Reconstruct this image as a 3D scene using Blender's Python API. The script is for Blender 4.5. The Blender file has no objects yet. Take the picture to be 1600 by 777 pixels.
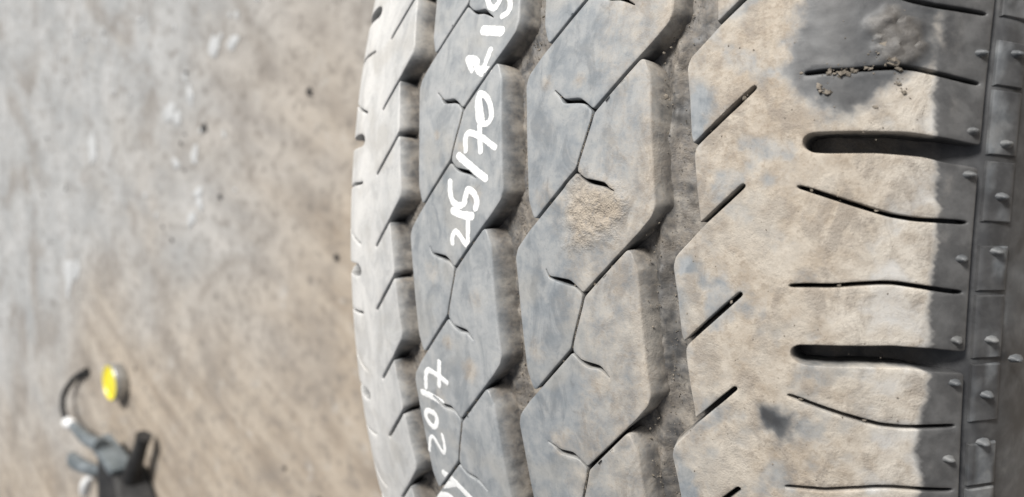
import bpy, bmesh, math, random
import numpy as np
from mathutils import Matrix, Vector
from mathutils.geometry import delaunay_2d_cdt

# ------------------------------------------------------------------ camera, sky, sun
SC = bpy.context.scene
COL = SC.collection
R = 341.0                     # tyre radius in millimetres (215/70 R15)
NP = 50                       # tread pitches round the tyre
P = 2 * math.pi * R / NP      # one pitch, measured along the tread

cam_d = bpy.data.cameras.new('camera')
cam = bpy.data.objects.new('camera', cam_d)
COL.objects.link(cam)
SC.camera = cam
cam_d.sensor_width = 36.0
cam_d.lens = 36.0 * 1241.2 / 1600.0
cam_d.clip_start = 0.005
cam_d.clip_end = 200.0
_rot = Matrix(((0.729654, -0.07092, 0.680129), (0.01021, 0.995626, 0.092865), (-0.683741, -0.060815, 0.727187)))
cam.matrix_world = Matrix.Translation((0.137296, 0.025183, 0.682 + 0.144677)) @ _rot.to_4x4()
cam_d.dof.use_dof = True
cam_d.dof.focus_distance = 0.180
cam_d.dof.aperture_fstop = cam_d.lens / 1.8

SUN = Vector((0.02, 0.68, 0.73)).normalized()        # towards the light
world = bpy.data.worlds.new('World')
SC.world = world
world.use_nodes = True
wn = world.node_tree
wn.nodes.clear()
sky = wn.nodes.new('ShaderNodeTexSky')
sky.sky_type = 'NISHITA'
sky.sun_disc = False
sky.sun_elevation = math.asin(SUN.z)
sky.sun_rotation = math.atan2(SUN.x, SUN.y)
sky.dust_density = 4.0
sky.air_density = 1.0
hs = wn.nodes.new('ShaderNodeHueSaturation')
hs.inputs['Saturation'].default_value = 0.30          # hazy, overcast
bg = wn.nodes.new('ShaderNodeBackground')
bg.inputs['Strength'].default_value = 0.055
wo = wn.nodes.new('ShaderNodeOutputWorld')
wn.links.new(sky.outputs[0], hs.inputs['Color'])
wn.links.new(hs.outputs[0], bg.inputs[0])
wn.links.new(bg.outputs[0], wo.inputs[0])

sun_d = bpy.data.lights.new('sun', 'SUN')
sun_d.energy = 3.1
sun_d.angle = math.radians(14)
sun_d.color = (1.0, 0.97, 0.92)
sun = bpy.data.objects.new('sun', sun_d)
COL.objects.link(sun)
sun.rotation_euler = SUN.to_track_quat('Z', 'Y').to_euler()
sun.location = SUN * 3

SC.view_settings.view_transform = 'Standard'
SC.view_settings.look = 'None'
SC.view_settings.gamma = 1.0
SC.view_settings.exposure = 0.55
SC.view_settings.use_curve_mapping = False

# ------------------------------------------------------------------ noise and small helpers
def _hash(i, j, seed):
    n = (i * 374761393 + j * 668265263 + seed * 974711) & 0xFFFFFFFF
    n = ((n ^ (n >> 13)) * 1274126177) & 0xFFFFFFFF
    return ((n ^ (n >> 16)) & 0xFFFF) / 65535.0

def vnoise(x, y, seed=0):
    x = np.asarray(x, float); y = np.asarray(y, float)
    i = np.floor(x).astype(np.int64); j = np.floor(y).astype(np.int64)
    fx = x - i; fy = y - j
    fx = fx * fx * (3 - 2 * fx); fy = fy * fy * (3 - 2 * fy)
    a = _hash(i, j, seed); b = _hash(i + 1, j, seed); c = _hash(i, j + 1, seed); d = _hash(i + 1, j + 1, seed)
    return (a * (1 - fx) + b * fx) * (1 - fy) + (c * (1 - fx) + d * fx) * fy

def fbm(x, y, seed=0, o=4):
    s = 0; a = 0.5
    for k in range(o):
        s = s + a * vnoise(np.asarray(x) * 2 ** k, np.asarray(y) * 2 ** k, seed + k * 17)
        a *= 0.5
    return s / (1 - 0.5 ** o)

def sstep(a, b, x):
    t = np.clip((np.asarray(x, float) - a) / (b - a), 0, 1)
    return t * t * (3 - 2 * t)

def inside(poly, x, y):
    """even-odd point-in-polygon, vectorised"""
    poly = np.asarray(poly, float); x = np.asarray(x, float); y = np.asarray(y, float)
    res = np.zeros(x.shape, bool)
    n = len(poly)
    for k in range(n):
        x0, y0 = poly[k]; x1, y1 = poly[(k + 1) % n]
        if y0 == y1:
            continue
        c = (y0 > y) != (y1 > y)
        res ^= c & (x < (x1 - x0) * (y - y0) / (y1 - y0) + x0)
    return res

def seg_dist(poly, x, y, closed=True):
    d = np.full(np.shape(x), 1e9)
    n = len(poly)
    for k in range(n if closed else n - 1):
        ax, ay = poly[k]; bx, by = poly[(k + 1) % n]
        dx, dy = bx - ax, by - ay
        t = np.clip(((x - ax) * dx + (y - ay) * dy) / max(dx * dx + dy * dy, 1e-9), 0, 1)
        d = np.minimum(d, np.hypot(x - ax - t * dx, y - ay - t * dy))
    return d

# ------------------------------------------------------------------ materials
def new_mat(name):
    m = bpy.data.materials.new(name)
    m.use_nodes = True
    t = m.node_tree
    t.nodes.clear()
    out = t.nodes.new('ShaderNodeOutputMaterial')
    b = t.nodes.new('ShaderNodeBsdfPrincipled')
    t.links.new(b.outputs[0], out.inputs[0])
    return m, t, b

def mk(t, typ, **kw):
    n = t.nodes.new(typ)
    for k, v in kw.items():
        setattr(n, k, v)
    return n

def mixc(t, fac, a, b):
    n = t.nodes.new('ShaderNodeMix'); n.data_type = 'RGBA'
    for s, v in ((n.inputs[0], fac), (n.inputs[6], a), (n.inputs[7], b)):
        if hasattr(v, 'is_output'):
            t.links.new(v, s)
        elif isinstance(v, (int, float)):
            s.default_value = v
        else:
            s.default_value = (*v, 1)
    return n.outputs[2]

def mth(t, op, a, b=None, c=None):
    n = t.nodes.new('ShaderNodeMath'); n.operation = op
    for s, v in zip(n.inputs, (a, b, c)):
        if v is None:
            continue
        if hasattr(v, 'is_output'):
            t.links.new(v, s)
        else:
            s.default_value = v
    return n.outputs[0]

def rng(t, v, a, b, c=0.0, d=1.0, smooth=True):
    n = t.nodes.new('ShaderNodeMapRange')
    n.interpolation_type = 'SMOOTHSTEP' if smooth else 'LINEAR'
    t.links.new(v, n.inputs[0])
    for k, q in zip((1, 2, 3, 4), (a, b, c, d)):
        n.inputs[k].default_value = q
    return n.outputs[0]

def noise(t, vec, scale, detail=4, rough=0.55, dist=0.0):
    n = t.nodes.new('ShaderNodeTexNoise')
    n.inputs['Scale'].default_value = scale
    n.inputs['Detail'].default_value = detail
    n.inputs['Roughness'].default_value = rough
    n.inputs['Distortion'].default_value = dist
    t.links.new(vec, n.inputs['Vector'])
    return n.outputs[0]

def vscale(t, vec, s):
    n = t.nodes.new('ShaderNodeVectorMath'); n.operation = 'MULTIPLY'
    t.links.new(vec, n.inputs[0]); n.inputs[1].default_value = s
    return n.outputs[0]

def rubber_material():
    m, t, b = new_mat('dusty_tyre_rubber')
    att = mk(t, 'ShaderNodeAttribute', attribute_name='cover')
    tu = mk(t, 'ShaderNodeAttribute', attribute_name='tread_uv').outputs['Vector']   # millimetres on the tread
    sep = mk(t, 'ShaderNodeSeparateColor')
    t.links.new(att.outputs['Color'], sep.inputs[0])
    film, dust, mud = sep.outputs[0], sep.outputs[1], sep.outputs[2]
    geo = mk(t, 'ShaderNodeTexCoord').outputs['Object']
    obj = vscale(t, geo, (1000, 1000, 1000))
    n_fine = noise(t, obj, 1.0, 2, 0.6)
    n_mid = noise(t, obj, 0.26, 3, 0.55, 0.2)
    n_big = noise(t, obj, 0.07, 3, 0.5)
    streak = noise(t, vscale(t, tu, (1.1, 0.045, 1.0)), 1.0, 4, 0.6)
    # worn grey film on the running surface
    n_grit = noise(t, obj, 2.6, 2, 0.7)
    n_scuff = noise(t, vscale(t, tu, (0.16, 0.085, 1.0)), 1.0, 5, 0.62, 0.8)
    filmcol = mixc(t, rng(t, n_mid, 0.3, 0.7), (0.222, 0.243, 0.262), (0.30, 0.316, 0.328))
    filmcol = mixc(t, rng(t, streak, 0.45, 0.8, 0.0, 0.4), filmcol, (0.185, 0.202, 0.22))
    filmcol = mixc(t, rng(t, n_scuff, 0.48, 0.64, 0.0, 0.75), filmcol, (0.145, 0.168, 0.19))
    filmcol = mixc(t, rng(t, n_scuff, 0.46, 0.32, 0.0, 0.55), filmcol, (0.375, 0.378, 0.37))
    filmcol = mixc(t, mth(t, 'MULTIPLY', att.outputs['Alpha'], rng(t, n_scuff, 0.35, 0.65, 1.0, 0.8)), filmcol, (0.70, 0.69, 0.67))  # alpha whitens the film, painting in sky glare on left rows and edges
    filmcol = mixc(t, rng(t, n_big, 0.5, 0.68, 0.0, 0.35), filmcol, (0.37, 0.35, 0.315))
    filmcol = mixc(t, rng(t, n_grit, 0.55, 0.8, 0.0, 0.4), filmcol, (0.14, 0.145, 0.15))
    rub = mixc(t, rng(t, n_mid, 0.35, 0.75), (0.034, 0.034, 0.036), (0.068, 0.068, 0.07))
    rub = mixc(t, rng(t, n_scuff, 0.52, 0.72, 0.0, 0.5), rub, (0.11, 0.11, 0.11))
    f1 = mth(t, 'ADD', film, mth(t, 'MULTIPLY', mth(t, 'SUBTRACT', n_mid, 0.5), mth(t, 'MULTIPLY', film, 1.2)))
    f1 = mth(t, 'ADD', f1, mth(t, 'MULTIPLY', mth(t, 'SUBTRACT', n_grit, 0.5), mth(t, 'MULTIPLY', film, 0.5)))
    ffac = mth(t, 'MULTIPLY', rng(t, f1, 0.0, 0.8, smooth=False), rng(t, n_fine, 0.15, 0.5, 0.85, 1.0))
    base = mixc(t, ffac, rub, filmcol)
    # beige dust
    d1 = mth(t, 'ADD', dust, mth(t, 'MULTIPLY', mth(t, 'SUBTRACT', n_mid, 0.5), 0.9))
    d2 = mth(t, 'ADD', d1, mth(t, 'MULTIPLY', mth(t, 'SUBTRACT', n_fine, 0.5), 0.55))
    d2 = mth(t, 'ADD', d2, mth(t, 'MULTIPLY', mth(t, 'SUBTRACT', n_scuff, 0.5), 0.9))
    dfac = mth(t, 'MULTIPLY', rng(t, d2, -0.15, 1.0), rng(t, dust, 0.0, 0.25))
    dcol = mixc(t, rng(t, n_mid, 0.32, 0.68), (0.35, 0.293, 0.23), (0.46, 0.41, 0.345))
    dcol = mixc(t, rng(t, n_fine, 0.48, 0.72, 0, 0.55), dcol, (0.255, 0.21, 0.165))
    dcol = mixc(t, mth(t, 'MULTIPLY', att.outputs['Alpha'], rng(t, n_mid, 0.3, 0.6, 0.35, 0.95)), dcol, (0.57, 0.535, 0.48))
    dcol = mixc(t, rng(t, n_scuff, 0.48, 0.64, 0, 0.65), dcol, (0.25, 0.22, 0.19))
    dcol = mixc(t, rng(t, n_big, 0.5, 0.66, 0, 0.5), dcol, (0.50, 0.465, 0.41))
    dcol = mixc(t, rng(t, n_grit, 0.55, 0.8, 0.0, 0.45), dcol, (0.20, 0.165, 0.13))
    dcol = mixc(t, mth(t, 'MULTIPLY', mud, 0.75), dcol, mixc(t, rng(t, n_fine, 0.35, 0.65), (0.27, 0.215, 0.16), (0.44, 0.37, 0.285)))
    dfac = mth(t, 'MAXIMUM', dfac, mth(t, 'MULTIPLY', mud, rng(t, n_fine, 0.2, 0.5, 0.6, 1.0)))
    col = mixc(t, dfac, base, dcol)
    t.links.new(col, b.inputs['Base Color'])
    rough = mth(t, 'ADD', mth(t, 'MULTIPLY', dfac, 0.38), mth(t, 'ADD', 0.46, mth(t, 'MULTIPLY', n_mid, 0.12)))
    t.links.new(rough, b.inputs['Roughness'])
    b.inputs['Specular IOR Level'].default_value = 0.5
    # grain
    cov = mth(t, 'ADD', mth(t, 'MULTIPLY', mth(t, 'MULTIPLY', dust, 0.26), rng(t, n_scuff, 0.35, 0.65, 0.25, 1.0)), mth(t, 'MULTIPLY', mud, 0.7))
    h = mth(t, 'MULTIPLY', mth(t, 'ADD', n_fine, mth(t, 'MULTIPLY', noise(t, obj, 2.4, 2, 0.6), 0.6)), mth(t, 'ADD', 0.02, cov))
    h = mth(t, 'ADD', h, mth(t, 'MULTIPLY', n_mid, mth(t, 'MULTIPLY', dust, 0.16)))
    bp = mk(t, 'ShaderNodeBump')
    bp.inputs['Distance'].default_value = 0.001
    bp.inputs['Strength'].default_value = 0.8
    t.links.new(h, bp.inputs['Height'])
    t.links.new(bp.outputs[0], b.inputs['Normal'])
    return m

def simple_material(name, c1, c2, scale, rough=0.6, metallic=0.0, bump=0.0):
    m, t, b = new_mat(name)
    o = mk(t, 'ShaderNodeTexCoord').outputs['Object']
    n = noise(t, o, scale, 5, 0.6)
    t.links.new(mixc(t, rng(t, n, 0.3, 0.7), c1, c2), b.inputs['Base Color'])
    b.inputs['Roughness'].default_value = rough
    b.inputs['Metallic'].default_value = metallic
    if bump:
        bp = mk(t, 'ShaderNodeBump')
        bp.inputs['Distance'].default_value = bump
        t.links.new(n, bp.inputs['Height'])
        t.links.new(bp.outputs[0], b.inputs['Normal'])
    return m

def floor_material():
    m, t, b = new_mat('dusty_concrete')
    o = mk(t, 'ShaderNodeTexCoord').outputs['Object']
    n1 = noise(t, o, 1.1, 4, 0.55, 0.6)
    n2 = noise(t, o, 7.0, 6, 0.65, 0.3)
    n3 = noise(t, o, 42.0, 4, 0.6)
    rot = mk(t, 'ShaderNodeMapping', vector_type='TEXTURE')
    rot.inputs['Rotation'].default_value = (0, 0, math.radians(-24))
    rot.inputs['Scale'].default_value = (0.55, 0.055, 1.0)
    t.links.new(o, rot.inputs[0])
    streak = noise(t, rot.outputs[0], 1.0, 4, 0.6, 0.4)
    sp = mk(t, 'ShaderNodeSeparateXYZ'); t.links.new(o, sp.inputs[0])
    # swept, bare concrete further out and up; brown dust trodden in nearer the tyre
    g = mth(t, 'ADD', mth(t, 'MULTIPLY', sp.outputs[0], 0.42), mth(t, 'MULTIPLY', sp.outputs[1], -0.75))
    g = mth(t, 'ADD', g, mth(t, 'MULTIPLY', mth(t, 'SUBTRACT', n1, 0.5), 1.3))
    k = rng(t, g, -0.95, -0.25)
    bare = mixc(t, rng(t, n2, 0.3, 0.7), (0.32, 0.327, 0.33), (0.45, 0.452, 0.45))
    dirt = mixc(t, rng(t, n2, 0.3, 0.7), (0.265, 0.217, 0.168), (0.385, 0.328, 0.265))
    dirt = mixc(t, rng(t, streak, 0.40, 0.64, 0, 0.75), dirt, (0.45, 0.39, 0.32))
    dirt = mixc(t, rng(t, streak, 0.44, 0.29, 0, 0.6), dirt, (0.20, 0.165, 0.135))
    c = mixc(t, k, bare, dirt)
    c = mixc(t, rng(t, noise(t, o, 3.2, 5, 0.65, 0.8), 0.50, 0.66, 0, 0.6), c, (0.225, 0.20, 0.175))
    c = mixc(t, rng(t, n3, 0.5, 0.72, 0, 0.7), c, (0.15, 0.135, 0.12))
    n4 = noise(t, o, 16.0, 5, 0.7, 0.5)
    c = mixc(t, rng(t, n4, 0.52, 0.7, 0, 0.55), c, (0.19, 0.17, 0.15))
    c = mixc(t, rng(t, n4, 0.44, 0.28, 0, 0.6), c, (0.47, 0.45, 0.42))
    t.links.new(c, b.inputs['Base Color'])
    b.inputs['Roughness'].default_value = 0.85
    bp = mk(t, 'ShaderNodeBump'); bp.inputs['Distance'].default_value = 0.006
    t.links.new(n2, bp.inputs['Height']); t.links.new(bp.outputs[0], b.inputs['Normal'])
    return m

M_RUB = rubber_material()
M_FLOOR = floor_material()
M_PAINT = simple_material('white_marker_paint', (0.76, 0.77, 0.765), (0.9, 0.9, 0.895), 700.0, 0.55)
M_DIRT = simple_material('dry_dirt', (0.115, 0.10, 0.08), (0.235, 0.205, 0.17), 400.0, 0.95)
M_YELLOW = simple_material('yellow_enamel', (0.78, 0.66, 0.03), (0.86, 0.74, 0.06), 30.0, 0.3)
M_TIN = simple_material('tin_rim', (0.30, 0.30, 0.29), (0.5, 0.5, 0.49), 40.0, 0.4, 0.6)
M_CAST = simple_material('black_casting', (0.012, 0.012, 0.013), (0.035, 0.034, 0.033), 30.0, 0.6, 0.0, 0.002)
M_STEEL = simple_material('pale_blue_steel', (0.11, 0.13, 0.14), (0.25, 0.28, 0.30), 25.0, 0.4, 0.3)
M_WHITE = simple_material('white_plastic', (0.75, 0.76, 0.76), (0.88, 0.88, 0.88), 20.0, 0.35)
M_CHIP = simple_material('pale_chip', (0.42, 0.43, 0.435), (0.55, 0.56, 0.565), 60.0, 0.8)

# ------------------------------------------------------------------ object helpers
def mesh_obj(name, verts, faces, mat, parent=None, sharp=42):
    me = bpy.data.meshes.new(name)
    me.from_pydata([tuple(map(float, v)) for v in verts], [], [tuple(map(int, f)) for f in faces])
    me.materials.append(mat)
    me.polygons.foreach_set('use_smooth', [True] * len(me.polygons))
    if sharp:
        me.set_sharp_from_angle(angle=math.radians(sharp))
    me.update()
    o = bpy.data.objects.new(name, me)
    COL.objects.link(o)
    if parent:
        o.parent = parent
    return o

def tag(o, label, cat=None, group=None, kind=None):
    o['label'] = label
    if cat: o['category'] = cat
    if group: o['group'] = group
    if kind: o['kind'] = kind
    return o

def set_attrs(me, uv, cover):
    a = me.attributes.new('tread_uv', 'FLOAT_VECTOR', 'POINT')
    a.data.foreach_set('vector', np.column_stack([uv, np.zeros(len(uv))]).astype(np.float32).ravel())
    c = me.attributes.new('cover', 'FLOAT_COLOR', 'POINT')
    c.data.foreach_set('color', cover.astype(np.float32).ravel())

# ------------------------------------------------------------------ the setting
fl = mesh_obj('floor', [(-30, -30, 0), (30, -30, 0), (30, 30, 0), (-30, 30, 0)], [(0, 1, 2, 3)], M_FLOOR, None, 0)
tag(fl, 'dusty grey brown concrete floor', None, None, 'structure')

# ------------------------------------------------------------------ tyre shape: u across the tread, v round it, h along the normal (mm)
def r_top(u):
    a = np.abs(u)
    e = np.maximum(a - 72, 0)
    return R - u * u / 692.3 - e * e / 60.0

def slope(u):
    a = np.abs(u)
    e = np.maximum(a - 72, 0)
    return -(u / 346.15 + np.sign(u) * e / 30.0)

def depth(u):
    a = np.abs(u)
    return 6.2 + 2.2 * sstep(54, 68, a) - 6.4 * sstep(88, 100.5, a)

def pos(u, v, h):
    u = np.asarray(u, float); v = np.asarray(v, float)
    s = slope(u); n = np.sqrt(1 + s * s)
    uu = u + (-s / n) * h
    rr = r_top(u) + h / n
    th = v / R
    return np.column_stack([uu, rr * np.sin(th), rr * np.cos(th)]) * 0.001

EDGE_V = np.array([-38.94, -34.66, -28.92, -23.38, -17.93, -13.89, -9.85, -1.87, 4.69, 11.2, 16.41, 21.56, 25.34, 36.87, 43.21, 53.52, 61.27])
EDGE_U = np.array([92.72, 93.02, 91.9, 91.96, 92.54, 93.31, 93.0, 92.62, 92.62, 92.59, 93.22, 92.95, 92.03, 91.97, 91.37, 91.27, 90.95])
CLEAN1 = [(69.87, 66.0), (68.18, 56.56), (66.58, 52.04), (67.52, 44.8), (69.68, 40.86), (75.05, 38.9), (79.44, 37.12), (83.54, 42.41), (85.8, 46.4), (89.5, 47.8), (91.6, 51.5), (92.2, 66)]
CLEAN2 = [(65.41, -22.22), (73.46, -21.61), (72.34, -28.69), (68.63, -30.5), (66.72, -26.2)]
MUD1 = [(19.6, 23.0), (22.3, 25.6), (25.8, 24.2), (31.5, 22.8), (34.5, 19.5), (33.6, 15.5), (31.5, 12.2), (27.5, 11.6), (23.5, 7.5), (19.5, 8.5), (18.2, 14.5)]
MUD2 = [(80.5, 57.6), (84.6, 60.0), (88.0, 57.5), (89.6, 52.5), (86.5, 50.2), (84.2, 49.8), (82.2, 51.6)]
SPOTS = [(26.5, 16.5, 10.5, .62), (24, 4, 7, .4), (34, 24, 6, .5), (-12, 20, 3, .3), (-30, -2, 4, .3), (-28, -38, 3, .35), (12, 20, 4, .35), (10, -18, 4, .3), (34, -12, 5, .45), (-14.25, -27.79, 3.2, .6), (-23.25, -21.29, 2.2, .6), (-10.76, -8.02, 3.0, .45), (29.08, -23.21, 4.5, .6), (17.25, -40.07, 4.0, .55), (9.87, 47.46, 2.0, .5), (19.38, 47.63, 1.8, .6), (-19.07, 32.42, 2.0, .35), (32.2, 7.1, 5.0, .35), (22, -50, 5, .5), (30, -42, 3, .45), (-30, 36, 1.5, .4)]

def soft_in(poly, u, v, w):
    d = seg_dist(poly, u, v)
    s = np.where(inside(poly, u, v), d, -d)
    s = s + (fbm(u * 0.3, v * 0.3, 31) - 0.5) * 5.0
    return sstep(-w, w, s)

def cover_top(u, v):
    """film, dust and mud on the running surface"""
    n = fbm(u * 0.06, v * 0.05, 5)
    a = np.abs(u)
    film = np.ones_like(u)
    dust = np.full_like(u, 0.06)
    # centre rows: dust grows towards the right-hand groove
    dust = np.where((u > 0) & (u < 45), 0.10 + 0.36 * sstep(16, 42, u + (n - 0.5) * 30) + 0.22 * sstep(36, 41, u), dust)
    dust = np.where((u > 45), 0.62 + 0.35 * sstep(48, 62, u + (n - 0.5) * 14), dust)
    dust = np.where(u < -45, 0.10, dust)
    pt = fbm(u * 0.16 + 7, v * 0.16, 19)
    dust = np.where(u > 45, dust - 0.55 * sstep(0.52, 0.72, pt), dust)
    for (cu, cv, rr, am) in SPOTS:
        dust = np.maximum(dust, am * np.exp(-((u - cu) ** 2 + (v - cv) ** 2) / (rr * rr)) + 0.0)
    # bluish bare corners of the right shoulder row
    for (cu, cv) in ((47.5, -3), (47.5, -46), (49, 38)):
        dust = dust - 0.5 * np.exp(-((u - cu) ** 2 / 9 + (v - cv) ** 2 / 50))
    cl = np.maximum(soft_in(CLEAN1, u, v, 2.6), soft_in(CLEAN2, u, v, 2.4))
    mud = np.maximum(0.85 * soft_in(MUD1, u, v, 3.2), soft_in(MUD2, u, v, 0.8))
    dust = dust * (1 - cl)
    film = film * (1 - (0.84 + 0.14 * fbm(u * 0.3, v * 0.3, 88)) * cl)
    dark2 = soft_in(CLEAN2, u, v, 0.8)
    film = film * (1 - 0.15 * dark2)
    ed = np.interp(v, EDGE_V, EDGE_U) + (fbm(u * 0.22, v * 0.22, 77) - 0.5) * 2.6
    off = sstep(-0.8, 0.6, a - ed)
    off = np.where(u > 0, off, sstep(-0.5, 0.5, a - 96))
    # paler, wiped dust next to the contact edge
    film = film * (1 - 0.93 * off)
    dust = dust * (1 - off) + off * 0.10 * sstep(0.52, 0.72, fbm(u * 0.35, v * 0.12, 97)) * (1 - sstep(1.5, 5.0, a - ed))
    mud = mud * np.where(u > 60, 0.16, 1.0)
    dust = dust * (1 - 0.8 * soft_in(MUD2, u, v, 1.0))
    pale = np.where(u < -45, 0.62 + 0.3 * sstep(-50, -75, u), np.where(u < 0, 0.17 + 0.22 * (n - 0.5), 0.03))  # left rows whitened in the colour to stand for bright sky glare
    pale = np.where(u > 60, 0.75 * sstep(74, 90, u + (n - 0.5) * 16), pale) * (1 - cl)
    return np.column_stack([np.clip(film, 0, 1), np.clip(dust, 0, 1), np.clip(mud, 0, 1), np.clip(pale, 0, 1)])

def h_top(u, v):
    h = (fbm(u * 0.09, v * 0.09, 3) - 0.5) * 0.22
    h = h + np.where(u > 46, (fbm(u * 0.5, v * 0.5, 9) - 0.5) * 0.22, 0.0) * (1 - sstep(91, 93, u))
    m1 = soft_in(MUD1, u, v, 3.0)
    h = h + m1 * (0.15 + (fbm(u * 0.5, v * 0.5, 12) - 0.35) * 1.5)
    m2 = soft_in(MUD2, u, v, 0.9)
    h = h + m2 * (0.5 + (fbm(u * 0.8, v * 0.8, 14) - 0.4) * 2.4)
    return h

# ------------------------------------------------------------------ tread pieces from an outline
def resample(pts, ds, smooth):
    """pts: list of (u, v, wall_slant). closed loop."""
    q = np.array(pts, float)
    out = []
    n = len(q)
    for k in range(n):
        a = q[k]; b = q[(k + 1) % n]
        L = math.hypot(b[0] - a[0], b[1] - a[1])
        m = max(1, int(round(L / ds)))
        for i in range(m):
            out.append(a + (b - a) * i / m)
    o = np.array(out)
    for _ in range(smooth):
        o = 0.5 * o + 0.25 * (np.roll(o, 1, 0) + np.roll(o, -1, 0))
    return o

def normals(o):
    t = np.roll(o[:, :2], -1, 0) - np.roll(o[:, :2], 1, 0)
    n = np.column_stack([t[:, 1], -t[:, 0]])
    return n / np.maximum(np.linalg.norm(n, axis=1, keepdims=True), 1e-9)

def area(o):
    x, y = o[:, 0], o[:, 1]
    return 0.5 * np.sum(x * np.roll(y, -1) - np.roll(x, -1) * y)

def tread_piece(name, outer, holes, step, ds, parent, smooth=2, bev=0.27, seed=1, rough=1.0):
    loops = []
    for k, l in enumerate([outer] + holes):
        o = resample(l, ds, smooth)
        want = 1 if k == 0 else -1
        if area(o) * want < 0:
            o = o[::-1].copy()
        n = normals(o)
        loops.append((o, n))
    U, V, H, CV = [], [], [], []
    faces = []
    base = 0
    ringI = []
    cdt_v, cdt_e = [], []
    for (o, n) in loops:
        m = len(o)
        rings = []
        wav = (fbm(o[:, 0] * 0.5, o[:, 1] * 0.5, 41) - 0.5)
        dp = depth(o[:, 0])
        off = o[:, 2]
        sf = sstep(1.4, 2.8, off)            # worn, rounded shoulder on the slanting walls
        nx = o[:, 0] * 0
        spec = [(-bev - 0.2 * sf, nx, 1), (-0.10 - 0.05 * sf, -0.08 - 0.06 * sf, 1), (0.06 * sf, -0.28 - 0.2 * sf, .75), (off * 0.6 + 0.35 * wav * rough, -0.55 * dp, 0.15 * sf), (off + 0.5 * wav * rough, -(dp + 0.5), nx)]
        for (d, h, top) in spec:
            pu = o[:, 0] + n[:, 0] * d
            pv = o[:, 1] + n[:, 1] * d
            isw = np.ndim(top) > 0
            hh = np.broadcast_to(h, (m,)) + (0 if isw else h_top(pu, pv))
            U.append(pu); V.append(pv); H.append(hh)
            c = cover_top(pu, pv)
            if isw or top != 1:
                tp = np.asarray(top)[:, None] if isw else top
                dw = 0.06 + sstep(0.2, 0.9, off) * (0.08 + 0.42 * fbm(pu * 0.3, pv * 0.15, 8))
                wl = np.column_stack([0.03 + 0.12 * sstep(0.2, 0.9, off), dw, np.zeros(m), np.zeros(m)])
                wl[:, 1] *= (1 - sstep(91, 93, np.abs(pu)))
                c = c * tp + wl * (1 - tp)
            if not isw and d is not spec[0][0]:      # worn left edges, their sky highlight painted in as pale colour
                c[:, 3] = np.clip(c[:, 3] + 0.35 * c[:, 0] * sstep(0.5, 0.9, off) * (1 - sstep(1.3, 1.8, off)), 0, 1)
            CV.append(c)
            rings.append(base + np.arange(m)); base += m
        for a, b in zip(rings[:-1], rings[1:]):
            a2 = np.roll(a, -1); b2 = np.roll(b, -1)
            faces += list(zip(a, b, b2, a2))
        i0 = len(cdt_v)
        cdt_v += [(float(x), float(y)) for x, y in zip(U[-5], V[-5])]
        cdt_e += [(i0 + k, i0 + (k + 1) % m) for k in range(m)]
        ringI.append(rings[0])
    I_loops = []
    k = 0
    for r in ringI:
        I_loops.append(np.array(cdt_v[k:k + len(r)])); k += len(r)
    ridx = np.concatenate(ringI)
    lo = I_loops[0].min(0); hi = I_loops[0].max(0)
    rs = np.random.RandomState(seed)
    gx, gy = np.meshgrid(np.arange(lo[0], hi[0], step), np.arange(lo[1], hi[1], step * 0.866))
    gx = gx + (np.arange(gx.shape[0])[:, None] % 2) * step * 0.5
    gx = gx.ravel() + rs.uniform(-.12, .12, gx.size) * step
    gy = gy.ravel() + rs.uniform(-.12, .12, gy.size) * step
    ok = inside(I_loops[0], gx, gy)
    for l in I_loops[1:]:
        ok &= ~inside(l, gx, gy)
    gx, gy = gx[ok], gy[ok]
    dm = np.full(gx.shape, 1e9)
    for l in I_loops:
        # distance to loop vertices is close enough (dense loops)
        for s in range(0, len(gx), 4000):
            d = np.hypot(gx[s:s + 4000, None] - l[None, :, 0], gy[s:s + 4000, None] - l[None, :, 1]).min(1)
            dm[s:s + 4000] = np.minimum(dm[s:s + 4000], d)
    ok = dm > min(0.5 * step, 0.45)
    gx, gy = gx[ok], gy[ok]
    allv = cdt_v + [(float(a), float(b)) for a, b in zip(gx, gy)]
    ov, oe, of, ovm, oem, ofm = delaunay_2d_cdt([Vector(q) for q in allv], cdt_e, [], 0, 1e-5)
    pv2 = np.array([(q[0], q[1]) for q in ov])
    tri = np.array([f for f in of if len(f) == 3])
    cen = pv2[tri].mean(1)
    keep = inside(I_loops[0], cen[:, 0], cen[:, 1])
    for l in I_loops[1:]:
        keep &= ~inside(l, cen[:, 0], cen[:, 1])
    tri = tri[keep]
    nI = len(cdt_v)
    mp = np.full(len(ov), -1)
    extra = []
    for i, src in enumerate(ovm):
        src = [s for s in src if s < nI]
        if src:
            mp[i] = ridx[src[0]]
        else:
            mp[i] = base + len(extra); extra.append(i)
    e = pv2[extra]
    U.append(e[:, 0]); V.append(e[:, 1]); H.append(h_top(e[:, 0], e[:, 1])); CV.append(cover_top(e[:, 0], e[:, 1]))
    for f in tri:
        faces.append((mp[f[0]], mp[f[1]], mp[f[2]]))
    U = np.concatenate(U); V = np.concatenate(V); H = np.concatenate(H); CV = np.concatenate(CV)
    ob = mesh_obj(name, pos(U, V, H), faces, M_RUB, parent, 50)
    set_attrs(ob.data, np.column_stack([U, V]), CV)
    return ob

def slit(pts, hw):
    """two sides of a slit along a polyline from its mouth to its tip"""
    q = np.array(pts, float); hw = np.array(hw, float)
    t = np.gradient(q, axis=0)
    t /= np.linalg.norm(t, axis=1, keepdims=True)
    n = np.column_stack([-t[:, 1], t[:, 0]])
    return (q + n * hw[:, None]), (q - n * hw[:, None])      # left side, right side of travel
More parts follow.
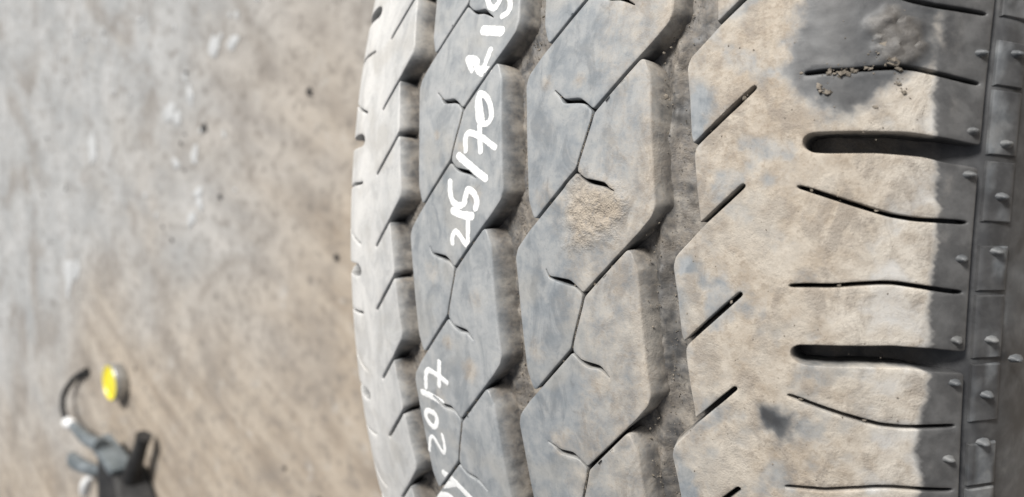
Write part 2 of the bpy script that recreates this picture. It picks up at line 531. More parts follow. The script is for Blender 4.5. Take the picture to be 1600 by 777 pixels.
# ------------------------------------------------------------------ the tyre
tyre = bpy.data.objects.new('tyre', None)
COL.objects.link(tyre)
tyre.location = (0, 0, R * 0.001)
tyre.empty_display_size = 0.1
tag(tyre, 'worn dusty tyre standing on its tread with white handwritten size marking', 'tyre')

# casing: groove floors, sidewalls, beads and inner liner, one ring of rubber
def casing():
    us = np.concatenate([np.arange(-98.5, -78, 1.5), np.arange(-78, -52, 2.0), np.arange(-52, -40, 0.7), np.arange(-40, -6, 2.0), np.arange(-6, 7, 0.6), np.arange(7, 38, 2.0), np.arange(38, 54, 0.6), np.arange(54, 78, 2.0), np.arange(78, 98.6, 1.0)])
    side = [(99.3, 313.4), (100.4, 312.0), (101.4, 310.6), (102.4, 308.9), (103.2, 307.3), (104.0, 305.1), (104.7, 302.7), (105.8, 297), (106.8, 289), (107.4, 280), (107.6, 268), (107, 255), (104.8, 241), (100.5, 226), (94, 212), (88, 203), (85, 198), (84.5, 193), (82, 190.5), (74, 190.5), (71, 195), (80, 213), (92, 240), (96, 268), (93, 290), (85, 304), (70, 313), (40, 321), (0, 323)]
    left = [(-a, b) for a, b in side[:-1]][::-1]
    s = slope(us); nn = np.sqrt(1 + s * s); d = depth(us)
    prof_u = list(us - (-s / nn) * d); prof_r = list(r_top(us) - d / nn)
    pu = [a for a, b in left] + prof_u + [a for a, b in side]
    pr = [b for a, b in left] + prof_r + [b for a, b in side]
    nl = len(left)
    pu = np.array(pu); pr = np.array(pr)
    v = np.concatenate([np.arange(-100, 105, 0.9), np.arange(105, 2 * math.pi * R - 100, 5.0)])
    th = v / R
    M, K = len(pu), len(v)
    UU = np.repeat(pu[None], K, 0); RR = np.repeat(pr[None], K, 0); TT = np.repeat(th[:, None], M, 1); VV = TT * R
    g = np.zeros((K, M))
    isg = np.zeros(M); isg[nl:nl + len(us)] = 1
    near = (np.abs(VV) < 110)
    # packed dirt lying unevenly in the groove floors
    lum = (fbm(UU * 0.35, VV * 0.16, 21) - 0.45) * 1.5 + (fbm(UU * 0.9, VV * 0.9, 22) - 0.5) * 1.1
    lum += np.where(UU > 30, 1.0, 0.0) * np.exp(-((UU - 41.5) / 1.8) ** 2) * (fbm(UU * 0.2, VV * 0.12, 25)) * 3.0
    g = lum * isg[None] * near * (np.abs(UU) < 60)
    RR = RR + g
    X = np.stack([UU, RR * np.sin(TT), RR * np.cos(TT)], -1).reshape(-1, 3) * 0.001
    idx = np.arange(K * M).reshape(K, M)
    i2 = np.roll(idx, -1, 0); j = np.arange(M); j2 = np.roll(j, -1)
    f = np.stack([idx[:, j], idx[:, j2], i2[:, j2], i2[:, j]], -1).reshape(-1, 4)
    ob = mesh_obj('casing', X, f[:, ::-1], M_RUB, tyre, 60)
    gm = np.repeat(isg[None], K, 0) * (1 - sstep(86, 93, np.abs(UU)))
    film = 0.06 * gm + 0.04
    film = film + (1 - np.repeat(isg[None], K, 0)) * 0.30 * sstep(0.5, 0.8, fbm(UU * 0.2, VV * 0.06, 51))
    dust = gm * (0.0 + 0.48 * fbm(UU * 0.25, VV * 0.12, 52))
    # the centre grooves hold more dirt than the shoulder slots
    dust = np.where(np.abs(UU) > 56, dust * 0.1, dust)
    film = np.where((np.abs(UU) > 56) & (gm > 0.01), 0.0, film)
    set_attrs(ob.data, np.column_stack([UU.ravel(), VV.ravel()]), np.column_stack([film.ravel(), np.clip(dust, 0, 1).ravel(), np.clip(gm * (fbm(UU * 0.4, VV * 0.3, 53) - 0.35), 0, 0.35).ravel(), np.zeros(K * M)]))
    return ob
casing()

# ---- centre rows: one block per pitch, cut off from the next by a Z-shaped sipe
def block_outline(cu, vc, jit):
    """vc: middle of the sipe below the block"""
    rs = np.random.RandomState(jit)
    j = lambda s=0.35: rs.uniform(-s, s)
    W = 2.7
    WL = 1.1
    w = 0.52     # half the sipe, measured along v
    t = 0.05
    low = [(-13.2, -19.3 + w, 0.0), (-1.9 - t, -7 + w, 0), (-1.4 - t, -4.2, 0), (-0.2 - t, 0, 0), (1.2 - t, 5, 0)]
    Y = np.array((1.7, 7.0)); J = np.array((-1.7, -7.0))
    sy = [Y + q for q in ((-.2, .15), (-2.5, 1.9), (-4.2 + j(), 2.5 + j(.2)), (-8.3 + j(), 2.7 + j()), (-9.9 + j(), 3.5 + j()), (-11.6 + j(.8), 4.9 + j(.6)))]
    a, b = slit(sy, np.array((0.22, 0.26, 0.64, 0.58, 0.24, 0.10)) * rs.uniform(.7, 1.15, 6))
    low += [(*q, 0) for q in a] + [(*q, 0) for q in b[::-1]] if False else []
    # travel along the slit goes left: its right-hand side faces up, the left-hand side faces the sipe below
    low += [(*q, 0) for q in a] + [(*q, 0) for q in b[::-1]]
    low += [(1.7 + .25, 7.0 + w + .25, 0), (12.6, 18.6 + w, 0.0), (15.2, 21.9, 0.6), (18.5, 26.0, 1.2), (19.3, 28.75, 2.4)]
    right = [(18.4, P - 7.6, W), (16.9, P + 3.9, W), (15.7, P + 14.2, W), (13.6, P + 18.9 - w, 0.7)]
    up = [(12.9, P + 18.9 - w, 0), (1.9 + t, P + 7 - w, 0), (1.4 + t, P + 4.2, 0), (0.2 + t, P, 0), (-1.2 + t, P - 5, 0)]
    sj = [J + (0, P) + q for q in ((.2, -.15), (2.6, -2.0), (4.2 + j(), -2.6 + j(.2)), (7.6 + j(), -2.8 + j()), (9.4 + j(), -3.9 + j()), (11.1 + j(.8), -5.1 + j(.6)))]
    a, b = slit(sj, np.array((0.22, 0.26, 0.64, 0.58, 0.24, 0.10)) * rs.uniform(.7, 1.15, 6))
    up += [(*q, 0) for q in a] + [(*q, 0) for q in b[::-1]]
    up += [(-1.7 - .25, P - 7 - w - .25, 0), (-12.8, P - 18.9 - w, 0), (-15.2, P - 21.9, 0.5), (-18.7, P - 26.2, 0.8), (-19.4, P - 28.75, WL)]
    left = [(-18.4, 7.6, WL), (-16.9, -3.9, WL), (-15.7, -14.2, WL), (-13.9, -19.0 + w, 0.6)]
    return [(cu + a, vc + b, c) for a, b, c in low + right + up + left]

C_U, C_V = 22.5, -9.6        # right-hand centre row
B_U, B_V = -21.3, -7.2       # left-hand centre row
BLOCKS = []
def rows(cu, cv, ks):
    for k in ks:
        ol = block_outline(cu, cv + k * P, 100 + k)
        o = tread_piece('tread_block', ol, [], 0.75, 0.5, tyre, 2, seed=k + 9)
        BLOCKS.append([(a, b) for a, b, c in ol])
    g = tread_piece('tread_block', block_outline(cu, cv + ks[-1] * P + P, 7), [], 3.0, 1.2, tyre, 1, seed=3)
    for i in range(1, NP - len(ks)):
        c = g.copy()
        COL.objects.link(c)
        c.parent = tyre
        c.rotation_euler = (-i * 2 * math.pi / NP, 0, 0)
rows(C_U, C_V, [-2, -1, 0, 1, 2])
rows(B_U, B_V, [-2, -1, 0, 1, 2])

# ---- shoulder rows: one unbroken rib with slots, sipes and wide lateral grooves
G_LINE = [(98.3, 29.6), (93.9, 30.1), (90.6, 30.9), (84, 31.1), (76.8, 30.7), (73.6, 30.7), (71.6, 31.7), (71.3, 33.6), (72.6, 34.7), (76.5, 35.0), (82.5, 35.3), (88, 35.6), (93.6, 35.0), (98.3, 34.1)]
def rib_outline(k0, n):
    left = []
    W = 1.3
    for k in range(n):
        o = (k0 + k) * P
        L = [(50.4, 12, 0.7), (52.1, 14.1, 0.3)]
        a, b = slit([(52.3, 15.1), (54.5, 17.4), (58, 21.0), (61.0, 24.1)], (0.5, 0.52, 0.55, 0.5))
        L += [(*q, 0) for q in b] + [(*q, 0) for q in a[::-1]]
        L += [(52.0, 17.0, 0.8), (50.9, 23.1, W), (49.8, 30.4, W)]
        a, b = slit([(49.7, 32.0), (53, 35.5), (57.5, 40.2), (61.6, 44.4)], (0.5, 0.56, 0.6, 0.52))
        L += [(*q, 0) for q in b] + [(*q, 0) for q in a[::-1]]
        L += [(48.8, 34.6, W), (47.8, 42.2, W), (46.8, 47.4, W), (46.5, 48.6, W), (47.0, 50.9, W), (48.5, 52.7, 1.0)]
        left += [(x, y + o, w) for x, y, w in L]
    vb, vt = 12 + k0 * P, 12 + (k0 + n) * P
    right = []
    for k in range(n):
        o = (k0 + k) * P
        right += [(x, y + o, 0.1) for x, y in G_LINE]
    return [(50.4, vt, 0)] + left[::-1] + [(98.3, vb, 0)] + right + [(98.3, vt, 0)]

def rib_holes(k0, n):
    hs = []
    sa = [(70.4, 46.6), (74, 47.0), (78.2, 47.2), (82, 47.8), (86, 48.3), (88.2, 48.3), (91.6, 47.7), (95.5, 46.9), (97.6, 46.6)]
    sb = [(70.8, 24.0), (73.5, 23.3), (77.8, 21.9), (82.9, 20.2), (86.6, 19.0), (90.2, 18.4), (94.6, 18.3), (97.6, 18.2)]
    for k in range(n):
        o = (k0 + k) * P
        for s in (sa, sb):
            a, b = slit(s, [0.36] + [0.46] * (len(s) - 2) + [0.4])
            hs.append([(x, y + o, 0.0) for x, y in list(a) + list(b[::-1])])
    return hs

CM = 26.4
def turned(l):               # the other shoulder is the same rib turned half round
    return [(-a, CM - b, c * 2.0 if c > 0.9 else c) for a, b, c in l]

RIBS = []
def ribs(flip, k0, n):
    tr = turned if flip else (lambda l: l)
    ol, hl = rib_outline(k0, n), rib_holes(k0, n)
    tread_piece('shoulder_rib', tr(ol), [tr(h) for h in hl], 0.8 if not flip else 1.1, 0.55, tyre, 2, seed=5)
    g = tread_piece('shoulder_rib', tr(rib_outline(k0 + n, 1)), [tr(h) for h in rib_holes(k0 + n, 1)], 3.0, 1.2, tyre, 1, seed=6)
    for i in range(1, NP - n):
        c = g.copy()
        COL.objects.link(c)
        c.parent = tyre
        c.rotation_euler = ((1 if flip else -1) * i * 2 * math.pi / NP, 0, 0)
ribs(False, -2, 4)
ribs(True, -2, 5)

# ---- small raised pads on the sidewall below the shoulder line
def pad(v0, v1):
    un = np.linspace(99.5, 103.2, 6)
    vn = np.linspace(v0, v1, 8)
    vs, cov, uvs = [], [], []
    rows_ = [(-0.9, -0.1), (-0.35, 0.0), (-0.15, 0.22)]
    faces = []
    # perimeter rings then the top
    per = [(i, 0) for i in range(6)] + [(5, j) for j in range(1, 8)] + [(i, 7) for i in range(4, -1, -1)] + [(0, j) for j in range(6, 0, -1)]
    cu, cv = un.mean(), vn.mean()
    rings = []
    for (h, ins) in rows_:
        st = len(vs)
        for (i, j) in per:
            u = un[i] + np.sign(cu - un[i]) * ins * (1 if i in (0, 5) else 0)
            v = vn[j] + np.sign(cv - vn[j]) * ins * (1 if j in (0, 7) else 0)
            vs.append((u, v, h))
        rings.append(st + np.arange(len(per)))
    for a, b in zip(rings[:-1], rings[1:]):
        faces += list(zip(a, np.roll(a, -1), np.roll(b, -1), b))
    gi = {}
    for q, ij in enumerate(per):
        gi[ij] = rings[-1][q]
    for i in range(1, 5):
        for j in range(1, 7):
            gi[(i, j)] = len(vs); vs.append((un[i], vn[j], -0.15))
    for i in range(5):
        for j in range(7):
            faces.append((gi[(i, j)], gi[(i + 1, j)], gi[(i + 1, j + 1)], gi[(i, j + 1)]))
    a = np.array(vs)
    o = mesh_obj('sidewall_pad', pos(a[:, 0], a[:, 1], a[:, 2]), faces, M_RUB, tyre, 40)
    n = len(a)
    f = 0.04 + 0.35 * sstep(0.5, 0.75, fbm(a[:, 0] * 0.5, a[:, 1] * 0.1, 61))
    set_attrs(o.data, a[:, :2], np.column_stack([f, np.zeros(n), np.zeros(n), np.zeros(n)]))
for k in range(-3, 4):
    for (a, b) in ((18.7, 31.2), (32.6, 46.0), (47.0, 56.4)):
        pad(a + k * P, b + k * P)

# ---- moulding nibs
def nib(u, v, seed):
    rs = random.Random(seed)
    lean = rs.uniform(-0.5, 0.5), rs.uniform(-0.6, 0.1)
    prof = [(1.0, -0.4), (0.82, 0.15), (0.6, 0.5), (0.5, 1.0), (0.25, 1.35)]
    vs, f = [], []
    for q, (r, h) in enumerate(prof):
        for k in range(8):
            a = k * math.pi / 4
            vs.append((u + r * math.cos(a) + lean[0] * max(h, 0) ** 2 * 0.3, v + r * math.sin(a) + lean[1] * max(h, 0) ** 2 * 0.3, h))
    for q in range(len(prof) - 1):
        for k in range(8):
            f.append((q * 8 + k, q * 8 + (k + 1) % 8, q * 8 + 8 + (k + 1) % 8, q * 8 + 8 + k))
    f.append(tuple(range(32, 40)))
    a = np.array(vs)
    o = mesh_obj('moulding_nib', pos(a[:, 0], a[:, 1], a[:, 2]), f, M_RUB, tyre, 60)
    set_attrs(o.data, a[:, :2], np.tile((0.28, 0.06, 0.0, 0.0), (len(a), 1)))
NIBS = [(97.1, 52.9), (97.1, 36.9), (97.0, 28.0), (97.0, 10.8), (97.0, -6.1), (97.0, -15.2), (96.6, -31.8), (102.0, 54.0), (101.7, 35.0), (101.7, 24.0), (101.6, 12.5), (101.7, -6.3), (101.5, -18.3), (101.4, -29.0), (105.2, -10.8),
        (97.0, 70.5), (102, 67.5), (97, -47), (101.6, -49)]
for k, (u, v) in enumerate(NIBS):
    nib(u, v, k)

# ---- handwriting in white paint, one mesh for each character
def painted(name, label, w, strokes, dx=0.0):
    allp = np.array([q for s in strokes for q in s])
    lo = allp.min(0) - w; hi = allp.max(0) + w
    w = w * 1.30
    cs = 0.13
    nx = int((hi[0] - lo[0]) / cs) + 1; ny = int((hi[1] - lo[1]) / cs) + 1
    gx, gy = np.meshgrid(lo[0] + np.arange(nx) * cs, lo[1] + np.arange(ny) * cs)
    x, y = gx.ravel(), gy.ravel()
    d = np.full(x.shape, 1e9)
    for s in strokes:
        s = np.array(s)
        if len(s) > 2:       # round the corners of the stroke
            for _ in range(2):
                q = [s[0]]
                for a, b in zip(s[:-1], s[1:]):
                    q += [a * .75 + b * .25, a * .25 + b * .75]
                s = np.array(q + [s[-1]])
        d = np.minimum(d, seg_dist(s, x, y, False))
    d = d + (fbm(x * 1.3, y * 1.3, 71) - 0.5) * 0.4
    on = d < w * 0.5
    okb = np.zeros(x.shape, bool)
    for bl in BLOCKS:
        bb = np.array(bl)
        if bb[:, 1].max() < lo[1] or bb[:, 1].min() > hi[1] or bb[:, 0].min() > hi[0] or bb[:, 0].max() < lo[0]:
            continue
        okb |= inside(bl, x, y) & (seg_dist(bl, x, y) > 0.2)
    on = (on & okb).reshape(ny, nx)
    cell = on[:-1, :-1] & on[1:, :-1] & on[:-1, 1:] & on[1:, 1:]
    idx = np.full(ny * nx, -1)
    jj, ii = np.nonzero(cell)
    q = np.stack([jj * nx + ii, jj * nx + ii + 1, (jj + 1) * nx + ii + 1, (jj + 1) * nx + ii], -1)
    used = np.unique(q)
    idx[used] = np.arange(len(used))
    # thicker in the middle of the stroke, thin at its rim
    hh = h_top(x[used], y[used]) + 0.05 + 0.07 * (1 - np.clip(d[used] / (w * 0.5), 0, 1) ** 2)
    o = mesh_obj(name, pos(x[used], y[used], hh), idx[q], M_PAINT, tyre, 0)
    o['label'] = label
    return o
TEXT=[
('painted_digit', 'white painted 5 at the upper end of the size marking', 1.47, [[(-16.01, 74.25), (-14.85, 71.34), (-13.62, 69.46), (-11.92, 68.8), (-10.86, 69.7), (-10.13, 71.25), (-8.85, 72.71), (-7.0, 71.42), (-5.82, 68.94), (-6.29, 66.89), (-8.41, 66.31)]]),
('painted_digit', 'white painted short bar of the 1 next to the upper 5', 2.16, [[(-14.83, 63.41), (-7.98, 62.26)]]),
('painted_letter', 'white painted R of the size marking', 1.41, [[(-19.86, 56.24), (-18.41, 53.84), (-17.49, 52.92)], [(-19.86, 56.24), (-17.09, 56.21), (-15.13, 54.84), (-16.38, 53.64), (-13.59, 51.57)], [(-13.49, 51.56), (-12.59, 54.1), (-11.12, 57.71)], [(-14.8, 53.0), (-10.41, 52.33)], [(-17.16, 55.22), (-15.29, 53.04), (-12.85, 52.81)]]),
('painted_digit', 'white painted oval 0 of the size marking', 1.45, [[(-13.24, 46.36), (-10.77, 45.7), (-8.8, 43.33), (-7.86, 40.72), (-8.42, 38.67), (-10.66, 38.03), (-12.77, 39.02), (-13.61, 41.99), (-14.03, 44.95), (-13.24, 46.36)], [(-13.4, 45.88), (-12.44, 42.57), (-11.29, 39.28)]]),
('painted_digit', 'white painted 7 with a cross stroke in the size marking', 1.49, [[(-16.91, 31.49), (-17.61, 36.54), (-12.23, 35.44), (-5.85, 32.15)], [(-12.13, 37.7), (-11.0, 31.22)]]),
('painted_slash', 'white painted slash of the size marking', 1.86, [[(-19.44, 29.98), (-15.27, 27.64), (-8.75, 24.23)]]),
('painted_digit', 'white painted 5 below the slash', 1.61, [[(-22.65, 23.01), (-22.38, 19.6), (-21.07, 17.45), (-18.43, 16.64), (-16.33, 17.1), (-15.94, 18.92), (-15.59, 20.89), (-14.23, 21.15), (-12.09, 19.83), (-11.2, 17.91), (-11.72, 16.35)]]),
('painted_digit', 'white painted 1 between the 2 and the 5', 1.76, [[(-20.83, 15.23), (-17.27, 14.27), (-13.05, 14.19)]]),
('painted_digit', 'white painted 2 at the lower end of the size marking', 1.37, [[(-20.68, 6.53), (-20.84, 8.6), (-19.54, 10.01), (-17.96, 9.17), (-15.97, 7.25), (-14.24, 5.98), (-14.31, 9.65), (-14.56, 13.17)]]),
('painted_digit', 'white painted 7 with a cross stroke in the year', 1.45, [[(-35.12, -36.83), (-34.37, -31.03), (-30.67, -31.37), (-24.83, -33.05)], [(-27.68, -27.84), (-28.45, -34.83)]]),
('painted_digit', 'white painted slanted 1 in the year', 1.65, [[(-37.3, -38.9), (-32.84, -38.94), (-27.55, -39.88)]]),
('painted_digit', 'white painted small 0 in the year', 1.49, [[(-35.18, -44.1), (-31.81, -43.99), (-30.76, -46.01), (-32.52, -48.91), (-34.7, -48.43), (-36.69, -46.63), (-36.53, -45.03), (-35.18, -44.1)]]),
('painted_digit', 'white painted 2 at the lower end of the year', 1.14, [[(-36.97, -57.21), (-35.82, -52.98), (-34.29, -51.86), (-32.7, -53.05), (-30.19, -55.78), (-29.2, -55.81), (-28.64, -52.85), (-29.29, -50.16)]]),
('painted_mark', 'white painted strokes at the lower edge of the picture', 1.76, [[(-31.16, -62.82), (-27.3, -63.39), (-20.45, -66.75), (-17.56, -68.07)], [(-32.05, -67.15), (-26.9, -64.94)], [(-38.44, -73.15), (-30.75, -69.81), (-28.45, -70.64)]]),
]
for (n_, l_, w_, s_) in TEXT:
    painted(n_, l_, w_, s_)

# ------------------------------------------------------------------ crumbs of dry dirt on the tyre
def lump(cx, cy, cz, r, rs, flat=0.7):
    t = (1 + 5 ** .5) / 2
    b = np.array([(-1, t, 0), (1, t, 0), (-1, -t, 0), (1, -t, 0), (0, -1, t), (0, 1, t), (0, -1, -t), (0, 1, -t), (t, 0, -1), (t, 0, 1), (-t, 0, -1), (-t, 0, 1)]) / 1.9
    b = b * rs.uniform(0.4, 1.45, (12, 1)) * r * np.array([rs.uniform(.7, 1.2), rs.uniform(.7, 1.2), flat])
    return b + (cx, cy, cz)
ICO = [(0, 11, 5), (0, 5, 1), (0, 1, 7), (0, 7, 10), (0, 10, 11), (1, 5, 9), (5, 11, 4), (11, 10, 2), (10, 7, 6), (7, 1, 8), (3, 9, 4), (3, 4, 2), (3, 2, 6), (3, 6, 8), (3, 8, 9), (4, 9, 5), (2, 4, 11), (6, 2, 10), (8, 6, 7), (9, 8, 1)]
rs = np.random.RandomState(4)
cv, cf = [], []
def crumb(u, v, h, r):
    q = lump(u, v, h, r, rs)
    i = len(cv) * 12
    cv.append(pos(q[:, 0], q[:, 1], q[:, 2]))
    cf.extend([(a + i, b + i, c + i) for a, b, c in ICO])
for _ in range(260):       # groove floors
    g = rs.choice(3, p=[.25, .33, .42])
    v = rs.uniform(-80, 85)
    u = rs.normal((-44.3, 0.2, 43.3)[g], 1.5)
    crumb(u, v, -depth(np.array(u)) + rs.uniform(0.0, 0.5), rs.uniform(0.10, 0.30) * (1.8 if rs.rand() < .06 else 1))
for _ in range(120):       # dried crust on the wall left of the right-hand groove
    v = rs.uniform(-70, 60)
    crumb(40.2 + rs.normal(0, 1.0), v, -3.0 + rs.normal(0, 1.2), rs.uniform(0.12, 0.34))
for _ in range(2600):      # grains of dirt
    g = rs.choice(3, p=[.25, .33, .42])
    u = rs.normal((-44.6, 0.0, 43.0)[g], 1.9)
    crumb(u, rs.uniform(-75, 78), -depth(np.array(u)) + rs.uniform(-0.05, 0.8) + (2.2 * rs.rand() if u > 40 and u < 42.5 else 0), rs.uniform(0.08, 0.21))
for _ in range(90):       # right shoulder
    crumb(rs.uniform(50, 91), rs.uniform(-45, 64), 0.02, rs.uniform(0.08, 0.2))
for (u, v, r) in ((74.2, 43.6, 1.2), (75.4, 42.9, .8), (73.4, 44.3, .5), (84.9, 48.8, 1.3), (85.8, 47.6, .9), (84.0, 50.0, .9), (82.5, 51.0, .8), (83.6, 52.6, 1.0), (75.0, 47.0, .6), (76.3, 46.4, .95), (77.6, 46.8, .8), (79.0, 47.3, .6), (81.5, 47.6, .8), (42.5, 42.5, .8), (76.9, 46.0, .35), (86.2, 45.0, .5), (87.0, 43.6, .55), (83, 40.2, .4), (70.0, 46.6, .4)):
    for _ in range(3):
        crumb(u + rs.normal(0, .35 * r), v + rs.normal(0, .35 * r), 0.25 * r, r * rs.uniform(.35, .8))
    for _ in range(4):
        crumb(u + rs.normal(0, 1.1 * r), v + rs.normal(0, 1.1 * r), 0.05, r * rs.uniform(.12, .3))
# plugs of dirt bridging the sipes
for k in (-1, 0, 1):
    for (cu, cvv) in ((C_U, C_V), (B_U, B_V)):
        for q in np.linspace(-1, 1, 26):       # dust packed in the fine cut
            crumb(cu + 1.5 * q + rs.normal(0, .05), cvv + k * P + 6.0 * q, -0.22, rs.uniform(.14, .24))
        for (a, b) in ((-4.4, -9.7), (-9.6, -15.4), (4.0, 9.4), (8.6, 14.2), (-0.7, 9.1), (-8.4, 10.4)):
            if rs.rand() < .8:
                crumb(cu + a + rs.normal(0, .3), cvv + k * P + b + rs.normal(0, .3), -0.6, rs.uniform(.28, .42))
    for (a, b) in ((73.6, 23.3), (84.5, 19.8), (59.2, 42.0), (79.5, 47.3)):
        crumb(a, b + k * P, -0.6, .45)
d = mesh_obj('dirt_crumbs', np.concatenate(cv), cf, M_DIRT, tyre, 0)
d.data.polygons.foreach_set('use_smooth', [False] * len(d.data.polygons))
d['kind'] = 'stuff'
d['label'] = 'crumbs of dry brown dirt in the grooves and on the tread'

# ------------------------------------------------------------------ things on the floor
def lathe(prof, seg=48):
    vs, f = [], []
    for (r, z) in prof:
        for k in range(seg):
            a = 2 * math.pi * k / seg
            vs.append((r * math.cos(a), r * math.sin(a), z))
    for q in range(len(prof) - 1):
        for k in range(seg):
            f.append((q * seg + k, q * seg + (k + 1) % seg, (q + 1) * seg + (k + 1) % seg, (q + 1) * seg + k))
    return vs, f

lid = bpy.data.objects.new('tin_lid', None)
COL.objects.link(lid)
tag(lid, 'round yellow tin lid lying on the concrete floor', 'lid')
vs, f = lathe([(.048, 0.0), (.050, .003), (.050, .030), (.0485, .033), (.047, .034)])
mesh_obj('rim', vs, f, M_TIN, lid)
vs, f = lathe([(.0468, .0342), (.043, .0342), (.040, .0305), (.030, .0312), (.0001, .0318)])
mesh_obj('top', vs, f, M_YELLOW, lid)
lid.location = (-2.085, -0.545, 0.0005)
lid.rotation_euler = (0, math.radians(0), 0.4)

tool = bpy.data.objects.new('machine_part', None)
COL.objects.link(tool)
tool.location = (-2.0, -0.8, 0)
tag(tool, 'dark cast machine part with pale lever and black cable on the floor', 'machine part')
def prism(name, base, top, z0, z1, mat, bevel=0.006):
    bm = bmesh.new()
    n = len(base)
    b = [bm.verts.new((x - tool.location.x, y - tool.location.y, z0)) for x, y in base]
    tt = [bm.verts.new((x - tool.location.x, y - tool.location.y, z1)) for x, y in top]
    bm.faces.new(b[::-1]); bm.faces.new(tt)
    for k in range(n):
        bm.faces.new((b[k], b[(k + 1) % n], tt[(k + 1) % n], tt[k]))
    bmesh.ops.bevel(bm, geom=list(bm.edges), offset=bevel, segments=2, affect='EDGES', profile=0.6)
    bmesh.ops.recalc_face_normals(bm, faces=bm.faces)
    me = bpy.data.meshes.new(name); bm.to_mesh(me); bm.free()
    me.materials.append(mat)
    o = bpy.data.objects.new(name, me); COL.objects.link(o); o.parent = tool
    return o
def tube(name, pts, rad, mat, seg=12, sub=6):
    p = [Vector(q) - tool.location for q in pts]
    rad = rad if isinstance(rad, (list, tuple)) else [rad] * len(p)
    cen, rr = [], []
    for i in range(len(p) - 1):
        p0, p1, p2, p3 = p[max(i - 1, 0)], p[i], p[i + 1], p[min(i + 2, len(p) - 1)]
        for s in range(sub):
            t = s / sub
            cen.append(0.5 * ((2 * p1) + (p2 - p0) * t + (2 * p0 - 5 * p1 + 4 * p2 - p3) * t * t + (3 * p1 - p0 - 3 * p2 + p3) * t ** 3))
            rr.append(rad[i] * (1 - t) + rad[i + 1] * t)
    cen.append(p[-1]); rr.append(rad[-1])
    vs, f = [], []
    for i, c in enumerate(cen):
        d_ = (cen[min(i + 1, len(cen) - 1)] - cen[max(i - 1, 0)]).normalized()
        a = d_.cross(Vector((0, 0, 1)))
        a = a.normalized() if a.length > 1e-4 else Vector((1, 0, 0))
        b = d_.cross(a)
        for k in range(seg):
            g = 2 * math.pi * k / seg
            vs.append(c + (a * math.cos(g) + b * math.sin(g)) * rr[i])
    for i in range(len(cen) - 1):
        for k in range(seg):
            f.append((i * seg + k, i * seg + (k + 1) % seg, (i + 1) * seg + (k + 1) % seg, (i + 1) * seg + k))
    f.append(tuple(range(seg))[::-1]); f.append(tuple(range((len(cen) - 1) * seg, len(cen) * seg)))
    return mesh_obj(name, vs, f, mat, tool, 50)
prism('body', [(-2.10, -.72), (-2.12, -1.02), (-1.93, -1.04), (-1.85, -.84), (-1.93, -.745)], [(-2.05, -.715), (-2.08, -.98), (-1.98, -1.0), (-1.90, -.83), (-1.95, -.755)], 0.001, .085, M_CAST, .012)
prism('bracket', [(-2.10, -.685), (-2.12, -.72), (-1.95, -.765), (-1.93, -.735)], [(-2.09, -.69), (-2.105, -.71), (-1.96, -.755), (-1.945, -.74)], 0.03, .088, M_STEEL, .006)
tube('stem', [(-1.955, -.80, .045), (-1.925, -.745, .042), (-1.885, -.672, .036), (-1.868, -.640, .034)], [.030, .022, .017, .020], M_CAST)
tube('lever', [(-2.04, -.70, .075), (-2.15, -.705, .075), (-2.30, -.705, .060)], [.020, .017, .012], M_STEEL)
tube('knob', [(-2.29, -.705, .060), (-2.315, -.706, .060), (-2.345, -.707, .060), (-2.365, -.707, .058)], [.008, .016, .016, .007], M_WHITE)
tube('cable', [(-2.355, -.706, .058), (-2.43, -.69, .045), (-2.47, -.655, .028), (-2.42, -.60, .014), (-2.325, -.558, .0095)], .0085, M_CAST)
tube('flange', [(-2.13, -.80, .045), (-2.22, -.815, .05), (-2.32, -.822, .05), (-2.38, -.822, .04)], [.012, .018, .022, .014], M_STEEL)
tube('end_roller', [(-2.20, -.835, .055), (-2.225, -.86, .055), (-2.25, -.89, .05), (-2.26, -.905, .045)], [.008, .016, .016, .008], M_WHITE)

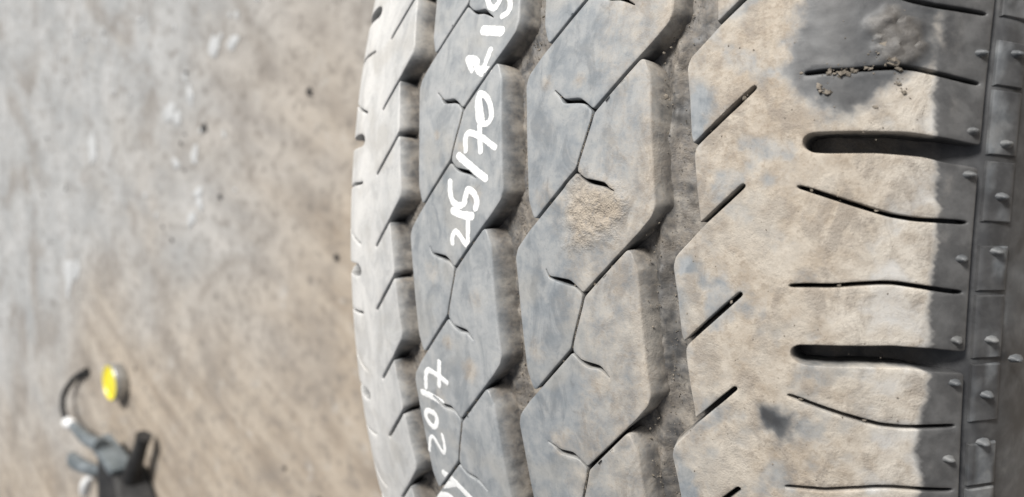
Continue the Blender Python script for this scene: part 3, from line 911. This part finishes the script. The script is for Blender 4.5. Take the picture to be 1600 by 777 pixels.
# pale chips of old paint and dark grit trodden into the floor
def flakes(name, label, spots, mat, seed, rnd, thick):
    r_ = np.random.RandomState(seed)
    V_, F_ = [], []
    for (x, y, lx, ly, a) in list(spots) + rnd(r_):
        n = 11
        i = len(V_)
        ang = np.sort(r_.uniform(0, 2 * math.pi, n))
        rad = r_.uniform(.6, 1.1, n)
        px = np.cos(ang) * rad * lx; py = np.sin(ang) * rad * ly
        ca, sa = math.cos(a), math.sin(a)
        qx, qy = x + px * ca - py * sa, y + px * sa + py * ca
        V_ += [(c, d_, 0.0015) for c, d_ in zip(qx, qy)]
        V_ += [(x + (c - x) * .8, y + (d_ - y) * .8, 0.0015 + thick * r_.uniform(.7, 1.2)) for c, d_ in zip(qx, qy)]
        F_ += [(i + k, i + (k + 1) % n, i + n + (k + 1) % n, i + n + k) for k in range(n)]
        F_.append(tuple(range(i + n, i + 2 * n)))
    o = mesh_obj(name, V_, F_, mat, None, 30)
    tag(o, label, None, None, 'stuff')
flakes('paint_chips', 'pale chips and smears of old paint on the floor', [(-2.46, -.30, .075, .055, 1.6), (-2.40, -.27, .05, .03, 1.0), (-2.236, .089, .06, .04, 1.2), (-1.742, .163, .04, .03, 0.2), (-1.70, .15, .025, .02, .5), (-1.631, .194, .02, .03, 0), (-1.514, .288, .03, .03, .4), (-1.716, .044, .025, .02, 0), (-1.616, .065, .025, .02, 1), (-1.606, -.021, .03, .018, .5), (-1.641, -.088, .028, .02, .8), (-1.43, .29, .03, .02, 0), (-1.6, -.05, .02, .02, 0)], M_CHIP, 3,
       lambda r_: [(r_.uniform(-2.6, -1.3), r_.uniform(-.1, .6), r_.uniform(.005, .016), r_.uniform(.005, .014), r_.uniform(0, 3)) for _ in range(30)], .001)
flakes('floor_grit', 'dark grit scattered over the dusty floor', [(-1.148, .173, .010, .010, 0), (-1.567, .120, .014, .012, 0), (-2.443, .530, .03, .03, 0), (-1.501, -.029, .008, .008, 0), (-1.068, -.127, .008, .008, 0)], M_CAST, 8,
       lambda r_: [(r_.uniform(-2.8, -.9), r_.uniform(-.9, .5), r_.uniform(.002, .006), r_.uniform(.002, .006), r_.uniform(0, 3)) for _ in range(25)], .003)
